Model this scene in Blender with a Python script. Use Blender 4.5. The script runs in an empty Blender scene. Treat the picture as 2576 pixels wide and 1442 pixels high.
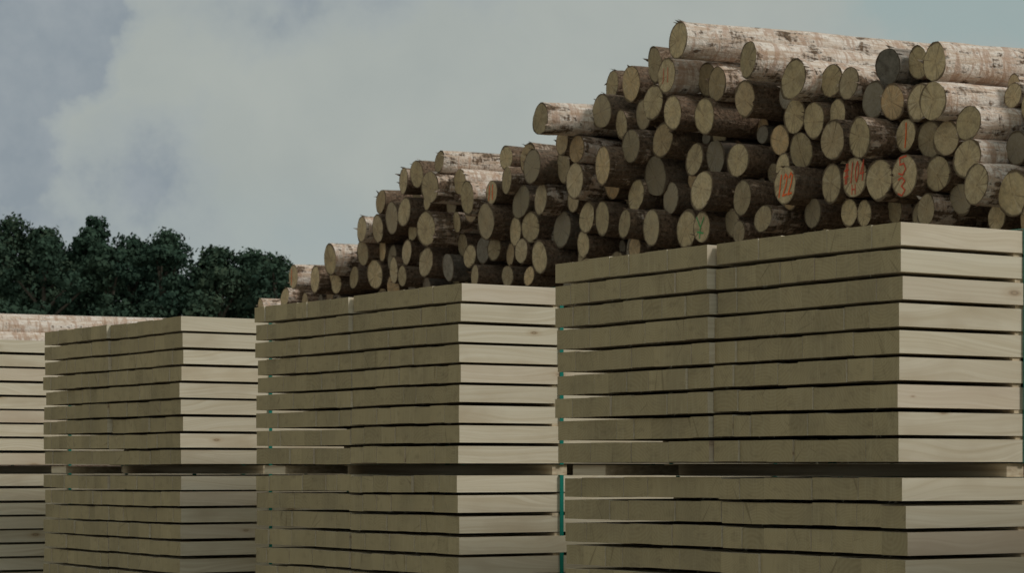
import bpy, math, random
import numpy as np
from mathutils import Vector
random.seed(7); rng=np.random.default_rng(11)
S=bpy.context.scene
CAMZ=1.03; F=6000.0
# ---------------------------------------------------------------- helpers
def nt(mat):
    mat.use_nodes=True; t=mat.node_tree; t.nodes.clear(); return t
class G:
    def __init__(s,t): s.t=t
    def n(s,typ,**k):
        n=s.t.nodes.new(typ)
        for a,b in k.items(): setattr(n,a,b)
        return n
    def l(s,a,b): s.t.links.new(a,b)
    def put(s,sock,v):
        if isinstance(v,bpy.types.NodeSocket): s.l(v,sock)
        elif v is not None: sock.default_value=v
    def math(s,op,a,b=None,c=None,clamp=False):
        n=s.n('ShaderNodeMath',operation=op,use_clamp=clamp)
        s.put(n.inputs[0],a)
        if b is not None: s.put(n.inputs[1],b)
        if c is not None: s.put(n.inputs[2],c)
        return n.outputs[0]
    def vm(s,op,a,b=None):
        n=s.n('ShaderNodeVectorMath',operation=op)
        s.put(n.inputs[0],a)
        if b is not None: s.put(n.inputs[1],b)
        return n.outputs['Value'] if op in('DISTANCE','LENGTH','DOT_PRODUCT') else n.outputs[0]
    def noise(s,vec,scale,detail=3,rough=.5,dist=0):
        n=s.n('ShaderNodeTexNoise'); s.put(n.inputs['Vector'],vec)
        n.inputs['Scale'].default_value=scale; n.inputs['Detail'].default_value=detail
        n.inputs['Roughness'].default_value=rough; n.inputs['Distortion'].default_value=dist
        return n.outputs['Fac']
    def mr(s,v,a,b,c=0.,d=1.,smooth=False):
        n=s.n('ShaderNodeMapRange')
        if smooth: n.interpolation_type='SMOOTHSTEP'
        s.put(n.inputs[0],v)
        for i,q in enumerate((a,b,c,d)): s.put(n.inputs[i+1],q)
        return n.outputs[0]
    def mix(s,f,a,b,mode='MIX'):
        n=s.n('ShaderNodeMix',data_type='RGBA',blend_type=mode)
        s.put(n.inputs[0],f)
        s.put(n.inputs[6],a if isinstance(a,bpy.types.NodeSocket) else (*a,1))
        s.put(n.inputs[7],b if isinstance(b,bpy.types.NodeSocket) else (*b,1))
        return n.outputs[2]
    def sep(s,v):
        n=s.n('ShaderNodeSeparateXYZ'); s.put(n.inputs[0],v); return n.outputs
    def comb(s,x,y,z):
        n=s.n('ShaderNodeCombineXYZ'); s.put(n.inputs[0],x); s.put(n.inputs[1],y); s.put(n.inputs[2],z); return n.outputs[0]
    def val(s,v): return s.comb(v,v,v)
    def attr(s,name):
        n=s.n('ShaderNodeAttribute',attribute_name=name); return n
    def finish(s,col,rough=.8,bump=None,bs=.3,bd=.01,spec=.2):
        b=s.n('ShaderNodeBsdfPrincipled'); o=s.n('ShaderNodeOutputMaterial')
        s.put(b.inputs['Base Color'],col if isinstance(col,bpy.types.NodeSocket) else (*col,1))
        b.inputs['Roughness'].default_value=rough
        b.inputs['Specular IOR Level'].default_value=spec
        if bump is not None:
            m=s.n('ShaderNodeBump'); m.inputs['Strength'].default_value=bs; m.inputs['Distance'].default_value=bd
            s.l(bump,m.inputs['Height']); s.l(m.outputs[0],b.inputs['Normal'])
        s.l(b.outputs[0],o.inputs[0])
def newmat(name):
    m=bpy.data.materials.new(name); return m,G(nt(m))

class MB:
    def __init__(s): s.v=[];s.f=[];s.m=[];s.uv=[];s.c=[];s.sm=[]
    def vert(s,p,c): s.v.append(p); s.c.append(c); return len(s.v)-1
    def face(s,idx,m,uv=None,smooth=False):
        s.f.append(idx); s.m.append(m); s.sm.append(smooth)
        s.uv.extend(uv if uv else [(0,0)]*len(idx))
    def box(s,x0,x1,y0,y1,z0,z1,c,pith=(0,0),dz=0,me=1,ms=0):
        b=len(s.v)
        for x in (x0,x1):
            q=dz if x==x1 else 0
            for y,z in((y0,z0),(y1,z0),(y1,z1),(y0,z1)): s.vert((x,y,z+q),c)
        yc=(y0+y1)/2; zc=(z0+z1)/2
        u=[(y-yc+pith[0],z-zc+pith[1]) for y,z in((y0,z0),(y1,z0),(y1,z1),(y0,z1))]
        s.face((b,b+3,b+2,b+1),me,[u[0],u[3],u[2],u[1]])
        s.face((b+4,b+5,b+6,b+7),me,u)
        for i in range(4):
            j=(i+1)%4; s.face((b+i,b+j,b+4+j,b+4+i),ms)
    def obj(s,name,mats,parent=None):
        me=bpy.data.meshes.new(name); me.from_pydata(s.v,[],s.f)
        me.polygons.foreach_set('material_index',s.m); me.polygons.foreach_set('use_smooth',s.sm)
        ul=me.uv_layers.new(name='UVMap'); ul.data.foreach_set('uv',np.array(s.uv,dtype=np.float32).ravel())
        ca=me.color_attributes.new('tone','FLOAT_COLOR','POINT')
        ca.data.foreach_set('color',np.array([(*c,1) for c in s.c],dtype=np.float32).ravel())
        for m in mats: me.materials.append(m)
        me.update()
        o=bpy.data.objects.new(name,me); S.collection.objects.link(o)
        if parent: o.parent=parent
        return o
def empty(name,loc,rz):
    e=bpy.data.objects.new(name,None); e.location=loc; e.rotation_euler=(0,0,rz); e.empty_display_size=.3
    S.collection.objects.link(e); return e

# ---------------------------------------------------------------- materials
def mat_board_side():
    m,g=newmat('planed_spruce_side')
    tc=g.n('ShaderNodeTexCoord'); at=g.attr('tone'); t=g.sep(at.outputs['Color'])
    p=g.sep(tc.outputs['Object'])
    off=g.math('MULTIPLY',t[0],37.)
    px=g.math('ADD',p[0],off)
    yz=g.math('ADD',p[1],p[2])
    warp=g.noise(g.comb(g.math('MULTIPLY',px,1.3),off,g.math('MULTIPLY',yz,5.)),1.,1)
    line=g.noise(g.comb(g.math('MULTIPLY',px,.9),off,g.math('ADD',g.math('MULTIPLY',yz,75.),g.math('MULTIPLY',warp,16.))),1.,3,.6)
    big=g.noise(g.comb(px,off,g.math('MULTIPLY',yz,2.5)),2.2,3)
    col=g.mix(g.mr(line,.35,.7),(.735,.67,.53),(.61,.53,.385))
    col=g.mix(g.mr(big,.5,.78),col,(.54,.455,.325))
    v=g.n('ShaderNodeTexVoronoi',voronoi_dimensions='2D'); v.inputs['Scale'].default_value=1.
    kv=g.comb(g.math('MULTIPLY',px,3.2),g.math('ADD',g.math('MULTIPLY',off,3.1),g.math('MULTIPLY',p[2],9.)),0.)
    g.l(kv,v.inputs['Vector'])
    rnd=g.sep(v.outputs['Color'])[0]
    on=g.math('GREATER_THAN',rnd,.76)
    sz=g.mr(rnd,.76,1.,.03,.12)
    kd=g.math('DIVIDE',v.outputs['Distance'],sz)
    kn=g.math('MULTIPLY',g.mr(kd,.7,1.15,.7,0),on)
    halo=g.math('MULTIPLY',g.mr(kd,1.,2.8,.35,0,True),on)
    col=g.mix(halo,col,(.47,.35,.21))
    ring=g.mr(g.math('SINE',g.math('MULTIPLY',kd,10.)),-1,1,0,1)
    kc=g.mix(ring,(.17,.11,.06),(.42,.30,.18))
    col=g.mix(kn,col,kc)
    col=g.mix(1.,col,g.val(g.mr(t[1],0,1,.87,1.05)),'MULTIPLY')
    col=g.mix(g.mr(t[2],.7,1,0,.35),col,(.62,.49,.40))
    g.finish(col,.75,spec=.15); return m
def mat_board_end():
    m,g=newmat('sawn_endgrain')
    tc=g.n('ShaderNodeTexCoord'); at=g.attr('tone'); t=g.sep(at.outputs['Color'])
    uv=tc.outputs['UV']; off=g.math('MULTIPLY',t[0],31.)
    u=g.sep(uv)
    wob=g.noise(g.comb(u[0],u[1],off),9.,2)
    r=g.math('ADD',g.vm('LENGTH',uv),g.math('MULTIPLY',wob,.02))
    w=g.math('SINE',g.math('MULTIPLY',r,g.mr(t[1],0,1,300.,700.)))
    mo=g.noise(tc.outputs['Object'],3.4,4,.6)
    saw=g.noise(g.comb(g.math('MULTIPLY',u[0],110.),g.math('MULTIPLY',u[1],9.),off),1.,2)
    sp=g.noise(g.comb(g.math('MULTIPLY',u[0],9.),g.math('MULTIPLY',u[1],16.),off),1.6,3,.7)
    col=g.mix(g.mr(w,-1,1,0,.45),(.445,.358,.208),(.338,.260,.136))
    col=g.mix(g.mr(mo,.46,.68,0,.6),col,(.315,.255,.155))
    col=g.mix(g.mr(sp,.54,.72,0,.5),col,(.240,.188,.11))
    col=g.mix(g.mr(saw,.5,.72,0,.45),col,(.49,.41,.255))
    ang=g.math('ARCTAN2',u[1],u[0])
    cr=g.noise(g.comb(g.math('MULTIPLY',ang,9.),off,g.math('MULTIPLY',r,3.)),1.,1)
    crk=g.math('MULTIPLY',g.mr(cr,.66,.74,0,.5),g.math('GREATER_THAN',t[2],.45))
    col=g.mix(crk,col,(.17,.13,.07))
    col=g.mix(1.,col,g.val(g.mr(t[1],0,1,.85,1.07)),'MULTIPLY')
    g.finish(col,.9,spec=.1); return m
def mat_bark():
    m,g=newmat('log_bark')
    tc=g.n('ShaderNodeTexCoord'); at=g.attr('tone'); t=g.sep(at.outputs['Color'])
    p=tc.outputs['Object']; q=g.sep(p); off=g.math('MULTIPLY',t[0],53.)
    px=g.math('ADD',q[0],off)
    b=g.comb(px,q[1],q[2])
    patch=g.noise(g.comb(g.math('MULTIPLY',px,2.8),g.math('MULTIPLY',q[1],6.),g.math('MULTIPLY',q[2],6.)),1.,5,.7,.6)
    band=g.noise(g.comb(g.math('MULTIPLY',px,15.),g.math('MULTIPLY',q[1],3.5),g.math('MULTIPLY',q[2],3.5)),1.,3,.65,.8)
    streak=g.noise(g.comb(g.math('MULTIPLY',px,3.5),g.math('MULTIPLY',q[1],30.),g.math('MULTIPLY',q[2],30.)),1.,3,.65)
    fine=g.noise(b,30.,3,.75)
    th=g.mr(t[1],0,1.2,.66,.405)
    mm=g.math('ADD',g.math('MULTIPLY',patch,.5),g.math('ADD',g.math('MULTIPLY',band,.25),g.math('MULTIPLY',streak,.25)))
    mask=g.mr(mm,g.math('SUBTRACT',th,.025),g.math('ADD',th,.025))
    brown=g.mix(g.mr(fine,.35,.65),(.070,.047,.032),(.25,.17,.115))
    brown=g.mix(g.mr(streak,.5,.62,0,.6),brown,(.18,.145,.11))
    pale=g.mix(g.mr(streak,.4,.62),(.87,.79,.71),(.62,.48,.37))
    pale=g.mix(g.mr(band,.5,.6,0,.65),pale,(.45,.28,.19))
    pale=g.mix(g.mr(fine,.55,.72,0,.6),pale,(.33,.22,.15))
    pale=g.mix(g.mr(t[1],.7,.2,0,.6),pale,(.34,.26,.18))  # low paleness also darkens peeled wood: mid-pile shade put into the bark colour
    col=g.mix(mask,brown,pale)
    col=g.mix(g.mr(t[2],.5,1,0,.65),col,(.13,.125,.11))
    g.finish(col,.9,fine,.8,.025,.1); return m
def mat_logend():
    m,g=newmat('log_cut_end')
    tc=g.n('ShaderNodeTexCoord'); at=g.attr('tone'); t=g.sep(at.outputs['Color'])
    uv=tc.outputs['UV']; u=g.sep(uv); off=g.math('MULTIPLY',t[0],41.)
    o3=g.comb(u[0],u[1],off)
    wob=g.noise(o3,2.2,3,.6)
    r0=g.vm('LENGTH',uv)
    r=g.math('ADD',r0,g.math('MULTIPLY',g.math('SUBTRACT',wob,.5),.22))
    w=g.math('SINE',g.math('MULTIPLY',r,34.))
    blot=g.noise(o3,2.6,5,.7)
    saw=g.noise(g.comb(g.math('MULTIPLY',g.math('ADD',u[0],u[1]),2.),g.math('MULTIPLY',g.math('SUBTRACT',u[0],u[1]),22.),off),1.,2)
    base=g.mix(g.mr(t[0],0,1),(.48,.375,.235),(.58,.45,.25))
    base=g.mix(g.mr(g.math('FRACT',g.math('MULTIPLY',t[0],7.3)),.75,1.,0,.9),base,(.56,.33,.155))
    col=g.mix(g.mr(w,-1,1,0,.3),base,(.40,.29,.155))
    heart=g.mr(r,.2,.62,.3,0,True)
    col=g.mix(heart,col,(.45,.30,.15))
    col=g.mix(g.mr(blot,.42,.66,0,.7),col,(.27,.205,.125))
    col=g.mix(g.mr(saw,.5,.7,0,.4),col,(.62,.52,.35))
    ang=g.math('ARCTAN2',u[1],u[0])
    cr=g.noise(g.comb(g.math('COSINE',ang),g.math('SINE',ang),off),6.,2)
    col=g.mix(g.mr(cr,.61,.67,0,.6),col,(.17,.12,.07))
    col=g.mix(g.mr(cr,.40,.34,0,.4),col,(.65,.54,.37))
    col=g.mix(g.math('MULTIPLY',g.mr(r0,.0,.09,1,0),.6),col,(.17,.11,.05))
    col=g.mix(g.mr(t[2],.3,1,0,.85),col,g.mix(g.mr(blot,.35,.65),(.09,.085,.08),(.27,.245,.21)))
    col=g.mix(g.mr(r,.86,.95,0,.9),col,(.11,.078,.05))
    col=g.mix(1.,col,g.val(g.mr(g.math('FRACT',g.math('MULTIPLY',t[0],13.7)),0,1,.64,1.15)),'MULTIPLY')
    g.finish(col,.9,spec=.1); return m
def mat_plain(name,c,rough=.6,var=.25,scale=20):
    m,g=newmat(name); tc=g.n('ShaderNodeTexCoord')
    n=g.noise(tc.outputs['Object'],scale,2)
    g.finish(g.mix(n,tuple(x*(1-var) for x in c),tuple(x*(1+var) for x in c)),rough); return m
def mat_bearer():
    m,g=newmat('bearer_timber'); tc=g.n('ShaderNodeTexCoord'); q=g.sep(tc.outputs['Object'])
    n=g.noise(g.comb(g.math('MULTIPLY',q[0],30.),g.math('MULTIPLY',q[1],1.5),g.math('MULTIPLY',q[2],60.)),1.,3)
    g.finish(g.mix(g.mr(n,.3,.7),(.45,.35,.23),(.70,.60,.44)),.85); return m
M_SIDE=mat_board_side();M_END=mat_board_end();M_BARK=mat_bark();M_LEND=mat_logend()
M_STRAP=mat_plain('green_strap',(.012,.20,.155),.35,.1); M_BEAR=mat_bearer()
M_OR=mat_plain('orange_spray',(.92,.15,.03),.6,.1); M_RED=mat_plain('red_spray',(.66,.10,.045),.6,.15); M_GR=mat_plain('green_spray',(.08,.36,.1),.6,.2)

# ---------------------------------------------------------------- lumber stacks
A=math.radians(33.2); dL=(-math.sin(A),math.cos(A)); dR=(math.cos(A),math.sin(A))
C1=(1.435,8.82)
PITCH=.1006; TH=.0846
def bundle(mb,st,y0,width,x0,z0,length=4.2,nb=8,wav=0.,seed=0):
    r=random.Random(seed); ph=r.uniform(0,6)
    for k in range(9):
        zk=z0+k*PITCH
        n=r.choice((nb-1,nb,nb,nb+1)); ws=[r.choice((.85,1,1,1.15)) for _ in range(n)]; sc=width/sum(ws); y=y0+r.uniform(-.008,.008)
        lx=r.uniform(-.009,.009); lt=r.choice((.5,.5,.6,.3,.75))
        for i in range(n):
            w=ws[i]*sc
            tv=lt+r.uniform(-.22,.22) if r.random()>.12 else r.choice((0.,.1,1.))
            c=(r.random(),min(1,max(0,tv)),r.random())
            e=x0+lx+r.gauss(0,.0032)
            f=(y-y0)/width
            dz=wav*(math.sin(f*3.1+ph)*.5+math.sin(k*.9+ph+f)*.5)+r.uniform(-.0016,.0016)
            mb.box(e,e+length+r.uniform(-.02,.02),y+.0004+r.uniform(0,.0008),y+w-.0004,zk+dz,zk+TH+dz+r.uniform(-.002,.002),c,
                   (r.uniform(-.09,.09),r.choice((-1,1))*r.uniform(.02,.16)),r.uniform(-.002,.002))
            # torn fibres left by the saw on the arrises
            if r.random()<.5:
                for _ in range(r.randint(1,3)):
                    yy=y+r.uniform(.01,w-.01); zz=zk+dz+r.choice((0,TH)); l_=r.uniform(.006,.016); a_=r.uniform(-1.2,1.2)
                    ids=[mb.vert(pp,c) for pp in ((e-.0005,yy-.0008,zz),(e-.0005,yy+.0008,zz),(e-.006,yy+l_*math.sin(a_),zz+(l_*.5 if zz>zk+.04 else -l_)))]
                    mb.face(tuple(ids),0)
            y+=w
        if k<8:
            for xs in (x0+.6,x0+1.5,x0+2.4,x0+3.3):
                xx=xs+r.uniform(-.03,.03)
                st.box(xx-.022,xx+.022,y0+r.uniform(.004,.012),y0+width-r.uniform(.004,.01),zk+TH-.001,zk+PITCH+.001,(r.random(),.5,.5),me=0)
def strap(mb,x,y0,y1,z0,z1,c=(0,0,0)):
    w=.011;t=.0016;g=.0055
    mb.box(x-w,x+w,y0-g-t,y0-g,z0-g,z1+g,c,me=0)
    mb.box(x-w,x+w,y1+g,y1+g+t,z0-g,z1+g,c,me=0)
    mb.box(x-w,x+w,y0-g-t,y1+g+t,z1+g,z1+g+t,c,me=0)
    mb.box(x-w,x+w,y0-g-t,y1+g+t,z0-g-t,z0-g,c,me=0)
BH=9*PITCH-(PITCH-TH)
zlow=CAMZ-.040-BH; zup=CAMZ+.028
stacks=[(0,0,2.205,.03,.0025),(3.395,.2,2.18,.0,.0035),(6.50,.16,2.12,.0,.003),(9.62,.15,2.2,.0,.003),(-3.3,.1,2.2,0,.003)]
SQ=[.640,.604,.60,.60,.62]
for si,(s0,pr,W,lowsh,wav) in enumerate(stacks):
    loc=(C1[0]+dL[0]*s0+dR[0]*pr, C1[1]+dL[1]*s0+dR[1]*pr,0)
    E=empty('lumber_stack',loc,A)
    bm_=MB(); st=MB(); sp=MB(); be=MB()
    w=W/2-.003
    for lv,z0 in enumerate((zlow,zup)):
        ys=((0,0.),(W/2+.003,(-.03 if lv else 0.) if si==0 else -.008))
        for pi,(y0,xo) in enumerate(ys):
            xs=xo+(lowsh if lv==0 else 0)
            ww=w+(.028 if (si==0 and lv==0 and pi==1) else 0)
            bundle(bm_,st,y0,ww,xs,z0,seed=si*17+lv*5+pi*3+1,wav=wav*(2.2 if lv==0 else 1))
            for q in (SQ[si],2.0,3.5): strap(sp,q+xs,y0,y0+ww,z0,z0+BH)
    for q in (.6,2.0,3.5):
        be.box(q-.04,q+.05,.015,W-.01,zlow+BH+.008,zup-.008,(0,0,0),me=0)
        be.box(q-.05,q+.05,-.03,W+.03,-.01,zlow-.008,(0,0,0),me=0)
    be.box(.02,.42,W-.30,W-.05,zlow+BH+.010,zup-.012,(0,0,0),me=0)
    bm_.obj('boards',[M_SIDE,M_END],E); st.obj('stickers',[M_BEAR],E); sp.obj('straps',[M_STRAP],E); be.obj('bearers',[M_BEAR],E)

# ---------------------------------------------------------------- log piles
B=math.radians(27.1); lx=(math.cos(B),math.sin(B)); ly=(-math.sin(B),math.cos(B))
P0=(1.617,23.0)
def survey(x,y,o):
    """photogrammetry: position (row coordinate s, height z, depth) on the pile face shifted o along the logs"""
    u=(x-1288)/F; ox=P0[0]+lx[0]*o; oy=P0[1]+lx[1]*o
    s=(u*oy-ox)/(ly[0]-u*ly[1]); Y=oy+ly[1]*s
    return s, CAMZ+(1180-y)/F*Y, Y
raw="""1710 101 95 -.25 1 0;1890 150 95 -.2 1 0;2238 165 97 .1 .9 1;2312 160 85 .3 .9 0;2350 155 100 0 1 0;1650 163 88 0 .4 0;1688 190 88 -.1 1 0
1587 210 92 .1 .4 0;1552 237 80 .25 .3 0;1780 200 85 .2 .9 0;1813 213 92 0 .6 0;2015 200 105 -.1 1 0;2083 203 85 .1 1 0;2127 208 85 0 .9 0
1512 277 90 0 .2 .6;1880 248 92 .0 .25 0;1640 257 88 -.05 .4 0;1608 288 78 .1 .3 0;1690 283 88 -.15 .4 0;1775 290 92 -.1 .3 0;2190 250 95 0 .3 .85
2252 258 92 .1 .5 0;2302 256 95 0 .5 0;2352 254 105 -.15 1 0;2445 310 90 -.1 1 0;1565 308 75 .1 .4 0;1365 318 82 -.7 .9 0;1420 340 70 -.3 .5 0
1455 363 75 -.2 .7 0;1997 292 92 .05 .3 0;2048 300 95 0 .3 0;2105 290 80 .1 .5 0;1918 325 60 .5 .3 0;2105 353 100 -.1 .4 0;2190 343 108 -.2 .6 0
2280 345 85 .1 .3 0;2323 350 95 .1 .3 0;2382 348 90 0 .6 0;2560 375 85 .2 .3 .8;1580 373 88 -.1 .5 .5;1668 352 88 0 .3 0;1525 410 100 -.25 .6 0
1740 400 85 .1 .3 0;1795 395 95 .1 .2 .8;1862 403 88 0 .3 0;1960 352 78 .2 .3 0;2015 383 95 .05 .3 0;1960 423 80 .1 .5 0;2435 405 100 -.2 .9 0
1278 400 60 0 .4 0;1320 400 82 -.1 .5 0;1350 422 90 -.2 .3 .6;1415 418 90 0 .4 0;1100 408 55 -.2 1 0;1055 438 70 -.1 .3 .2;1015 455 70 -.1 .3 .2
1095 467 85 -.2 .8 0;1148 460 70 0 1 0;1170 497 85 -.2 .8 0;1075 500 60 0 .4 0;1128 515 60 .2 .3 .6;1240 487 62 0 .3 0;1275 463 75 -.1 .5 0
1305 500 88 0 .3 .65;1360 508 82 -.1 .7 0;1447 450 95 -.2 .7 0;1435 500 70 .1 .3 0;1595 487 85 0 .4 0;1645 450 110 .1 .1 .6;1690 485 85 .1 .2 .6
1775 482 100 -.1 .4 0;1862 497 92 -.1 .4 0;1978 482 100 -.2 .3 0;2080 460 102 -.1 .4 0;2142 446 105 -.1 .4 0;2215 455 105 -.1 .4 0;2278 441 110 -.1 .4 0
2355 442 92 0 .4 0;2462 457 108 -.2 .9 0;2550 487 115 -.1 .5 0;2045 515 80 .1 .3 .5;2145 535 70 .1 .3 0;2190 535 70 .1 .3 0;2240 525 75 .2 .7 0
2355 515 85 0 .7 0;2405 510 80 .2 .3 .7;2510 545 70 .1 .3 0;1215 555 95 -.1 .4 .4;968 512 62 0 .4 .3;985 545 85 0 .2 .5;1015 535 75 -.1 .3 0
905 580 65 -.1 .9 0;938 588 72 0 .4 0;910 638 70 0 .3 0;1085 575 90 -.2 .6 0;1040 580 60 .2 .3 0;1145 565 55 .1 .9 0;1325 568 80 0 .3 0
1400 575 95 .1 .2 .8;1485 548 80 0 .3 0;1520 550 90 0 .3 .4;1575 570 75 -.1 .5 0;1645 570 95 0 .2 .5;1770 570 80 0 .3 .3;1835 560 75 .2 .2 .6
1925 550 70 0 .6 0;1870 585 60 0 .5 0;1600 615 60 .1 .4 0;1470 615 70 0 .3 .2;1310 630 65 0 .3 0;1350 638 85 -.1 .3 0;1280 640 60 .2 .3 0
1160 615 60 .2 .3 0;960 620 60 .2 .3 0;1020 630 65 .1 .3 .2;1080 660 75 0 .3 0;1120 668 75 0 .5 .95;985 680 70 0 .4 0;935 680 75 .1 .3 .3
885 698 60 0 .3 0;848 715 50 0 .3 0;832 653 78 -.2 .9 0;745 697 62 -.15 .8 0;790 703 70 -.1 .5 0;1020 695 55 0 .3 0;1190 645 60 .2 .3 0
1200 695 60 0 .3 0;1250 625 60 .2 .3 0;1280 695 55 .1 .3 0;1340 695 50 0 .3 0;725 750 50 0 .7 0;662 778 55 -.1 .8 0;1745 465 60 .35 .3 0"""
LOGS=[]
for row in raw.replace('\n',';').split(';'):
    x,y,h,o,pale,grey=map(float,row.split())  # pale: peeled bark, plus sunlight on the top logs painted into the tone
    o*=.8
    s,z,Y=survey(x,y,o)
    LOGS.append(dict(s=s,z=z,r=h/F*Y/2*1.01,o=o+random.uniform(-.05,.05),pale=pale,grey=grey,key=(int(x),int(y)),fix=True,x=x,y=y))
for it in range(22):
    for i in range(len(LOGS)):
        a=LOGS[i]
        for j in range(i+1,len(LOGS)):
            b=LOGS[j]; dx=b['s']-a['s']; dz=b['z']-a['z']; d=math.hypot(dx,dz)+1e-6
            ov=(a['r']+b['r'])*.925-d
            if ov>0:
                k=ov*.22/d; a['s']-=dx*k;a['z']-=dz*k;b['s']+=dx*k;b['z']+=dz*k
                if it>9: a['r']*=.9985;b['r']*=.9985
env=[(x,survey(x,y,0)) for x,y in ((2560,150),(2350,140),(2240,140),(2015,175),(1890,150),(1760,160),(1650,150),(1590,190),(1512,260),(1440,350),(1300,395),(1210,440),(1050,430),(1010,455),(965,500),(905,570),(830,640),(745,690),(662,770))]
es=[e[1][0] for e in env]; ez=[e[1][1] for e in env]
es=[-8.6,-6.5]+es+[13.2,16.5]; ez=[3.6,4.6]+ez+[1.6,.2]
pts=[(l['s'],l['z'],l['r']) for l in LOGS]
def tryadd(s,z,rmax,rmin,shrink=1.0):
    top=np.interp(s,es,ez); P=np.array(pts)
    d=np.hypot(P[:,0]-s,P[:,1]-z)-P[:,2]*shrink
    r=min(rmax,d.min(),z,top-z)
    if r<rmin: return
    pts.append((s,z,r))
    o=random.uniform(.05,.35) if r>.11 else random.uniform(.2,.6)
    if s<-5.3 or z<1.8: o=random.uniform(-.2,.3)
    near=np.interp(s,es,ez)-z
    LOGS.append(dict(s=s,z=z,r=r*.99,o=o,pale=random.uniform(.6,1) if near<.5 else random.uniform(.1,.5),grey=random.choice((0,0,0,.6,.9)),key=None,fix=False))  # logs near the top get paler bark, sunlight painted into their colour
for _ in range(8000): tryadd(random.uniform(-8.5,16.3),random.uniform(.08,5.7),random.uniform(.15,.21),.135)
for _ in range(8000): tryadd(random.uniform(-8.5,16.3),random.uniform(.08,5.7),.17,.085)
for _ in range(6000): tryadd(random.uniform(-5.3,13),random.uniform(1.5,5.7),.13,.06,.86)
def add_log(mb,x0,y,z,r,L,tone,nseg=22,rr=random,flat=False,tilt=.015,fray=False):
    a,b,c=[rr.uniform(0,6.28) for _ in range(3)]
    A2=rr.uniform(.01,.08);A3=rr.uniform(.005,.045); prof=[]
    for i in range(nseg):
        th=2*math.pi*i/nseg
        prof.append(1+A2*math.cos(2*th+a)+A3*math.cos(3*th+b)+rr.uniform(-.02,.02)-A2*.4)
    tap=rr.uniform(-.02,.012); bend=rr.uniform(-.03,.03); ty,tz=(0,0) if flat else (rr.uniform(-.14,.14),rr.uniform(-.12,.12))
    sy,sz=rr.gauss(0,tilt),rr.gauss(0,tilt*.7)
    st=[0,.02,.05,.09,.14,.2,.28,.38,.5,.62,.75,.88,1.] if fray else [0,.03,.12,.25,.4,.55,.7,.85,1.]
    rings=[]
    for k,t in enumerate(st):
        ring=[]; rad=r*(1+tap*t*L*.5)*(1+rr.uniform(-.02,.02)); bz=bend*math.sin(t*math.pi)
        for i in range(nseg):
            th=2*math.pi*i/nseg; jt=rr.uniform(-.022,.022) if 0<k else 0
            cy=math.cos(th)*prof[i]*rad*(1+jt); cz=math.sin(th)*prof[i]*rad*(1+jt)
            tx=(cy*ty+cz*tz)*max(0,1-t*8)
            ring.append(mb.vert((x0+t*L+tx,y+cy+sy*t*L,z+cz+bz+sz*t*L),tone))
        rings.append(ring)
    for k in range(len(rings)-1):
        for i in range(nseg):
            j=(i+1)%nseg; mb.face((rings[k][i],rings[k+1][i],rings[k+1][j],rings[k][j]),0,None,True)
    if fray:   # bark tatters round the cut and a few branch stubs
        for _ in range(rr.randint(2,6)):
            th=rr.uniform(0,6.28); d1=rr.uniform(.02,.06); q0=r*.99
            p=[(x0+rr.uniform(.0,.05),th-.09,q0),(x0+rr.uniform(.02,.08),th+.09,q0),(x0-rr.uniform(.0,.05),th+rr.uniform(-.15,.15),q0+d1*.5)]
            ids=[mb.vert((xx,y+math.cos(tt)*qq,z+math.sin(tt)*qq),tone) for xx,tt,qq in p]; mb.face(tuple(ids),0)
        if rr.random()<.35:
            th=rr.uniform(.5,2.6); xs=rr.uniform(.3,2.5); h=rr.uniform(.03,.06); ra=rr.uniform(.012,.022); base=[];tip=[]
            cy,cz=math.cos(th),math.sin(th)
            for i in range(6):
                q=6.283*i/6; dx=math.cos(q); dy=math.sin(q)
                for lst,rad_,k_ in ((base,r*.95,1.2),(tip,r+h,.7)):
                    lst.append(mb.vert((x0+xs+dx*ra*k_,y+sy*xs+cy*rad_-cz*dy*ra*k_,z+sz*xs+cz*rad_+cy*dy*ra*k_),tone))
            for i in range(6): j=(i+1)%6; mb.face((base[i],base[j],tip[j],tip[i]),0)
            mb.face(tuple(tip),0)
    for ring,sg in ((rings[0],1),(rings[-1],-1)):
        cr=[mb.vert(mb.v[q],tone) for q in ring]
        cen=np.mean([mb.v[q] for q in ring],axis=0); cc=mb.vert(tuple(cen),tone)
        px,pz=rr.uniform(-.12,.12),rr.uniform(-.12,.12)
        uvs=[((mb.v[q][1]-cen[1])/r,(mb.v[q][2]-cen[2])/r) for q in ring]
        for i in range(nseg):
            j=(i+1)%nseg
            if sg>0: mb.face((cr[i],cr[j],cc),1,[uvs[i],uvs[j],(px,pz)])
            else: mb.face((cr[j],cr[i],cc),1,[uvs[j],uvs[i],(px,pz)])
PILE=empty('log_pile',(P0[0],P0[1],0),B)
mb=MB(); marked={}
MARKS={(2142,446),(1978,482),(2278,441),(1240,487),(2280,345),(745,697),(1770,570),(2510,545),(1688,190)}
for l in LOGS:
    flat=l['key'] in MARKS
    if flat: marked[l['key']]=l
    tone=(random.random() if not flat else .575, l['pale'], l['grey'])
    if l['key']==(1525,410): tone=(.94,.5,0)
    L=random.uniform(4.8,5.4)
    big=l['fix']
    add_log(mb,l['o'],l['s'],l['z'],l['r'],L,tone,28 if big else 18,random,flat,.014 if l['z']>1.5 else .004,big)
mb.obj('logs',[M_BARK,M_LEND],PILE)
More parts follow.
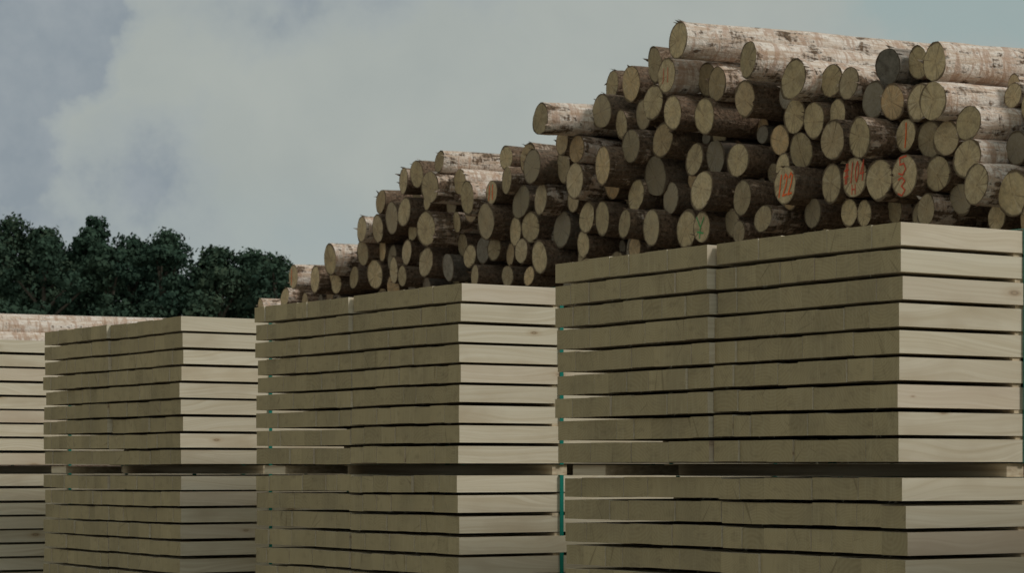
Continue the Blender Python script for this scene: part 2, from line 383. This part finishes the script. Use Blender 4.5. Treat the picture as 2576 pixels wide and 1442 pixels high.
GL={'1':[[(.45,0),(.6,1)]],'0':[[(.5,1),(.15,.7),(.15,.25),(.5,0),(.85,.3),(.85,.75),(.5,1)]],
'4':[[(.7,0),(.75,1),(.1,.35),(.95,.38)]],'2':[[(.1,.8),(.4,1),(.85,.85),(.7,.5),(.1,.02),(.95,.05)]],
'3':[[(.1,.9),(.5,1),(.85,.78),(.45,.52),(.85,.28),(.5,0),(.1,.12)]],'5':[[(.9,1),(.2,.95),(.2,.58),(.65,.62),(.85,.3),(.5,0),(.1,.1)]],
'#':[[(.3,0),(.4,1)],[(.65,0),(.75,1)],[(0,.35),(1,.38)],[(0,.68),(1,.7)]],'H':[[(.2,0),(.2,1)],[(.8,0),(.8,1)],[(.2,.5),(.8,.5)]],
'/':[[(.1,0),(.4,.5),(.45,1)]],'Y':[[(0,1),(.5,.5),(1,.95)],[(.5,.5),(.4,0)],[(.1,.3),(.9,.2)]]}
def strokes(mb,l,txt,cu,cv,w,h,mi,th=.009,slant=0):
    n=len(txt); k=0
    for ci,ch in enumerate(txt):
        for line in GL[ch]:
            P=[]
            for (a,b) in line:
                uu=cu-w/2+w*(ci+a*.78)/n; vv=cv-h/2+h*b
                P.append((uu+slant*(vv-cv),vv+slant*.3*(uu-cu)))
            for (a,b),(c,d) in zip(P[:-1],P[1:]):
                dx,dy=c-a,d-b; q=math.hypot(dx,dy)+1e-6; nx,ny=-dy/q*th/2,dx/q*th/2; ex,ey=dx/q*th*.4,dy/q*th*.4
                x=l['o']-.004-k*.0003; k+=1
                vs=[(a-ex+nx,b-ey+ny),(c+ex+nx,d+ey+ny),(c+ex-nx,d+ey-ny),(a-ex-nx,b-ey-ny)]
                ids=[mb.vert((x,l['s']-p,l['z']+v),(0,0,0)) for p,v in vs]
                mb.face(tuple(ids),mi)
mk=MB(); R=lambda k:marked[k]
strokes(mk,R((2142,446)),'#104',0.01,.045,.31,.17,1,.012,.1); strokes(mk,R((2142,446)),'H',0,-.10,.10,.08,1,.011)
strokes(mk,R((1978,482)),'122',.02,0,.25,.19,0,.016,.15)
strokes(mk,R((2278,441)),'5',0,.085,.16,.15,1,.014); strokes(mk,R((2278,441)),'3',-.01,-.085,.15,.15,1,.014)
strokes(mk,R((1240,487)),'/1',0,0,.14,.16,0,.014); strokes(mk,R((2280,345)),'/',.02,0,.06,.2,0,.014)
strokes(mk,R((745,697)),'1',-.05,0,.06,.2,0,.014); strokes(mk,R((1770,570)),'Y',0,0,.17,.2,2,.014)
strokes(mk,R((1688,190)),'/1',0,0,.14,.14,1,.008)
mk.obj('spray_marks',[M_OR,M_RED,M_GR],PILE)
# second, lower pile of thin pale logs
E2=empty('log_pile',(-4.45,27.0,0),B); mb=MB()
for k in range(6):
    for i in range(9): add_log(mb,-5.6+random.uniform(-.15,.1),i*.37+(k%2)*.185,.19+k*.33,random.uniform(.165,.182),5.6+random.uniform(-.1,.1),(random.random(),1.1,0),16)
for k in range(4):
    for i in range(15-(k%2)): add_log(mb,-5.6+random.uniform(-.2,.15),-.05+i*.215+(k%2)*.107,2.10+k*.166+random.uniform(-.01,.01),random.uniform(.088,.104),5.6+random.uniform(-.3,.1),(random.random(),random.uniform(1.1,1.2),0),14,random,False,.002)
for k in range(8):
    for i in range(9): add_log(mb,-2.5+random.uniform(-.2,.2),4.2+i*.37+(k%2)*.18,.23+k*.335,random.uniform(.16,.182),5.3,(random.random(),1.1,0),16)
for i in range(14): add_log(mb,-2.5+random.uniform(-.2,.2),4.2+i*.22,2.93+random.uniform(-.02,.02),random.uniform(.09,.11),5.3,(random.random(),1.2,0),14,random,False,.002)
mb.obj('logs',[M_BARK,M_LEND],E2)

# ---------------------------------------------------------------- tree line
def mat_leaf():
    m,g=newmat('foliage'); at=g.attr('tone'); t=g.sep(at.outputs['Color'])
    c=g.mix(t[0],(.032,.060,.044),(.062,.096,.062)); c=g.mix(g.mr(t[1],.7,1,0,.5),c,(.080,.094,.055))
    b=g.n('ShaderNodeBsdfDiffuse'); o=g.n('ShaderNodeOutputMaterial')
    g.l(c,b.inputs['Color']); g.l(b.outputs[0],o.inputs[0]); return m
M_LEAF=mat_leaf(); M_TRUNK=mat_plain('tree_bark',(.07,.06,.045),.9,.3,3)
V=[];C=[]; tm=MB()
def limb(p,q,r0,r1):
    p=np.array(p);q=np.array(q);d=q-p;d=d/np.linalg.norm(d);a=np.cross(d,(.3,.9,.1));a/=np.linalg.norm(a);b=np.cross(d,a);n=6;ids=[]
    for c,r in((p,r0),(q,r1)):
        ids.append([tm.vert(tuple(c+r*(a*math.cos(6.283*i/n)+b*math.sin(6.283*i/n))),(0,0,0)) for i in range(n)])
    for i in range(n): j=(i+1)%n; tm.face((ids[0][i],ids[0][j],ids[1][j],ids[1][i]),0,None,True)
def tree(X,Y,H,R,nb=34,lp=170,low=.3):
    tr=rng.random()
    limb((X,Y,-.1),(X+rng.normal(0,.2),Y,H*.5),.26,.17); limb((X,Y,H*.45),(X,Y,H*.93),.17,.05)
    for b in range(nb):
        t=rng.random()**.8 if b>2 else (.98,.9,.82)[b]; z=H*(low+(1-low)*t)
        rr=R*math.sin(math.pi*min(1,.22+.74*t))**.7*(rng.random()**.5); an=rng.random()*6.283
        if b<3: rr*=.4
        br=rng.uniform(.3,.95)*(1.1-.5*t); z=min(z,H-br*.5)
        c=np.array((X+rr*math.cos(an),Y+rr*math.sin(an),z))
        if b%3==0: limb((X,Y,max(H*.25,z-1.6)),tuple(c),.09,.03)
        n=int(lp*br*1.6)
        d=rng.normal(size=(n,3)); d/=np.linalg.norm(d,axis=1)[:,None]
        rad=br*(rng.uniform(.4,1.,n)+np.abs(rng.normal(0,.28,n)))[:,None]
        pos=c+d*rad*np.array((1.15,1.15,.75))
        nn=d+rng.normal(0,.5,(n,3)); nn/=np.linalg.norm(nn,axis=1)[:,None]
        a=np.cross(nn,rng.normal(size=(n,3))); a/=np.linalg.norm(a,axis=1)[:,None]; bb=np.cross(nn,a)
        s1=rng.uniform(.06,.14,n)[:,None]; s2=s1*rng.uniform(.5,.8,n)[:,None]
        V.append(np.stack((pos-a*s1,pos-bb*s2,pos+a*s1,pos+bb*s2),1).reshape(-1,3))
        cl=np.zeros((n*4,4)); cl[:,3]=1; cl[:,0]=np.repeat(np.clip(.25*tr+.5*rng.random()+rng.normal(0,.08,n),0,1),4); cl[:,1]=np.repeat(rng.random(n)*.4+.6*tr,4)
        C.append(cl)
prof=[(-900,600),(-300,560),(0,578),(60,588),(120,597),(180,610),(300,612),(360,620),(430,612),(490,638),(550,648),(620,652),(700,668),(800,690),(1000,730),(1600,740)]
px=[a for a,b in prof]; py=[b for a,b in prof]
def topz(X,Y): return CAMZ+(1180-np.interp(1288+X/Y*F,px,py))/F*Y
for Yr,sp_ in ((102,2.35),(110,2.6),(119,2.8)):
    X=-42+rng.random()*2
    while X<10:
        Yq=Yr+rng.uniform(-2,2); H=topz(X,Yq)*(1-rng.random()*.07)
        vis=-26<X<-5
        tree(X,Yq,H,rng.uniform(2.0,2.7),42 if vis else 20,230 if vis else 110,.2 if Yr<105 else .28); X+=sp_*rng.uniform(.8,1.15)
for xx,yy,R_,nb_ in ((235,548,1.1,60),(20,556,1.5,46),(430,588,1.4,46),(620,636,1.7,30),(545,628,1.5,34),(695,652,1.8,30),(110,580,1.5,34),(330,602,1.6,30)):
    tree((xx-1288)/F*107,107,CAMZ+(1180-yy)/F*107,R_,nb_,250,.45)
V=np.concatenate(V); C=np.concatenate(C); nq=len(V)//4
me=bpy.data.meshes.new('foliage'); me.vertices.add(len(V)); me.vertices.foreach_set('co',V.astype(np.float32).ravel())
me.loops.add(nq*4); me.loops.foreach_set('vertex_index',np.arange(nq*4,dtype=np.int32))
me.polygons.add(nq); me.polygons.foreach_set('loop_start',np.arange(0,nq*4,4,dtype=np.int32)); me.polygons.foreach_set('loop_total',np.full(nq,4,dtype=np.int32))
ca=me.color_attributes.new('tone','FLOAT_COLOR','POINT'); ca.data.foreach_set('color',C.astype(np.float32).ravel())
me.materials.append(M_LEAF); me.update(calc_edges=True)
TE=empty('tree_line',(0,0,0),0)
fo=bpy.data.objects.new('foliage',me); S.collection.objects.link(fo); fo.parent=TE
tm.obj('trunks_and_limbs',[M_TRUNK],TE)

# ---------------------------------------------------------------- ground
m,g=newmat('yard_gravel'); tc=g.n('ShaderNodeTexCoord'); p=tc.outputs['Object']
a=g.noise(p,.25,4,.6); b=g.noise(p,40.,2,.7)
col=g.mix(g.mr(a,.35,.65),(.20,.175,.14),(.30,.27,.22)); col=g.mix(g.mr(b,.4,.7),col,(.13,.115,.095)); g.finish(col,.95,spec=.1)
gm=MB(); ids=[gm.vert(p_,(0,0,0)) for p_ in ((-900,-300,0),(900,-300,0),(900,1500,0),(-900,1500,0))]; gm.face(tuple(ids),0); gm.obj('ground',[m])

# ---------------------------------------------------------------- sky & light
W=bpy.data.worlds.new('World'); S.world=W; W.use_nodes=True; W.node_tree.nodes.clear(); g=G(W.node_tree)
EL=math.radians(42); AZ=math.radians(118)
sky=g.n('ShaderNodeTexSky',sky_type='NISHITA'); sky.sun_disc=False; sky.sun_elevation=EL; sky.sun_rotation=AZ
tc=g.n('ShaderNodeTexCoord'); D=tc.outputs['Generated']
def dirof(x,y):
    v=Vector(((x-1288)/F,1,(1180-y)/F)).normalized(); return tuple(v)
n1=g.noise(D,17.,5,.55,.2); n2=g.noise(D,46.,4,.6)
jit=g.math('ADD',g.math('MULTIPLY',g.math('SUBTRACT',n1,.5),.075),g.math('MULTIPLY',g.math('SUBTRACT',n2,.5),.026))
def blob(x,y,r,sx=1.,sz=1.,soft=.022):
    c=dirof(x,y); d=g.vm('SUBTRACT',D,c); d=g.vm('MULTIPLY',d,(sx,1,sz)); d=g.math('ADD',g.vm('LENGTH',d),jit)
    return g.mr(d,r/F+soft*.5,r/F-soft*.5,0,1,True)
bl=[blob(-20,30,320,1,1,.014),blob(-60,370,225,1,1,.02),blob(340,480,165,.8,1.,.032),blob(750,-40,70,.3,1.,.035),blob(60,580,130,.5,1.,.035)]
dark=bl[0]
for q in bl[1:]: dark=g.math('MAXIMUM',dark,q)
el=g.sep(D)[2]
white=g.mix(g.mr(n1,.35,.68),(.400,.432,.405),(.362,.398,.380))
edge=g.math('MULTIPLY',g.math('MULTIPLY',dark,g.math('SUBTRACT',1.,dark)),1.6)
low=g.math('MULTIPLY',g.mr(el,.13,.085,0,1,True),g.mr(n1,.4,.6,.2,.55))
white=g.mix(low,white,(.33,.40,.415))
grey=g.mix(g.mr(n2,.35,.65),(.248,.292,.330),(.300,.340,.370))
col=g.mix(g.math('MULTIPLY',dark,.9),white,grey)
col=g.mix(edge,col,(.38,.42,.41))
blue=blob(2560,-20,130,.4,1.,.03)
col=g.mix(g.math('MULTIPLY',blue,.45),col,(.27,.40,.41))
bgc=g.n('ShaderNodeBackground'); g.l(col,bgc.inputs[0]); bgc.inputs[1].default_value=1.
bgs=g.n('ShaderNodeBackground'); g.l(sky.outputs[0],bgs.inputs[0]); bgs.inputs[1].default_value=.05
mx=g.n('ShaderNodeMixShader'); g.put(mx.inputs[0],g.mr(blue,0,1,.98,.92)); g.l(bgs.outputs[0],mx.inputs[1]); g.l(bgc.outputs[0],mx.inputs[2])
ow=g.n('ShaderNodeOutputWorld'); g.l(mx.outputs[0],ow.inputs[0])
sd=bpy.data.lights.new('sun','SUN'); sd.energy=1.5; sd.angle=math.radians(12); sd.color=(1,.96,.9)
so=bpy.data.objects.new('sun',sd); S.collection.objects.link(so)
to=Vector((math.sin(AZ)*math.cos(EL),math.cos(AZ)*math.cos(EL),math.sin(EL)))
so.rotation_euler=to.to_track_quat('Z','Y').to_euler(); so.location=to*30

# ---------------------------------------------------------------- camera
cd=bpy.data.cameras.new('camera'); co=bpy.data.objects.new('camera',cd); S.collection.objects.link(co)
co.location=(0,0,CAMZ); co.rotation_euler=(math.pi/2,0,0); cd.sensor_width=36; cd.lens=F/2576*36
cd.shift_y=(1180-721)/2576; cd.clip_end=3000; cd.clip_start=.1
cd.dof.use_dof=True; cd.dof.focus_distance=12.0; cd.dof.aperture_fstop=10
S.camera=co
S.view_settings.view_transform='Standard'; S.view_settings.look='None'; S.view_settings.exposure=0
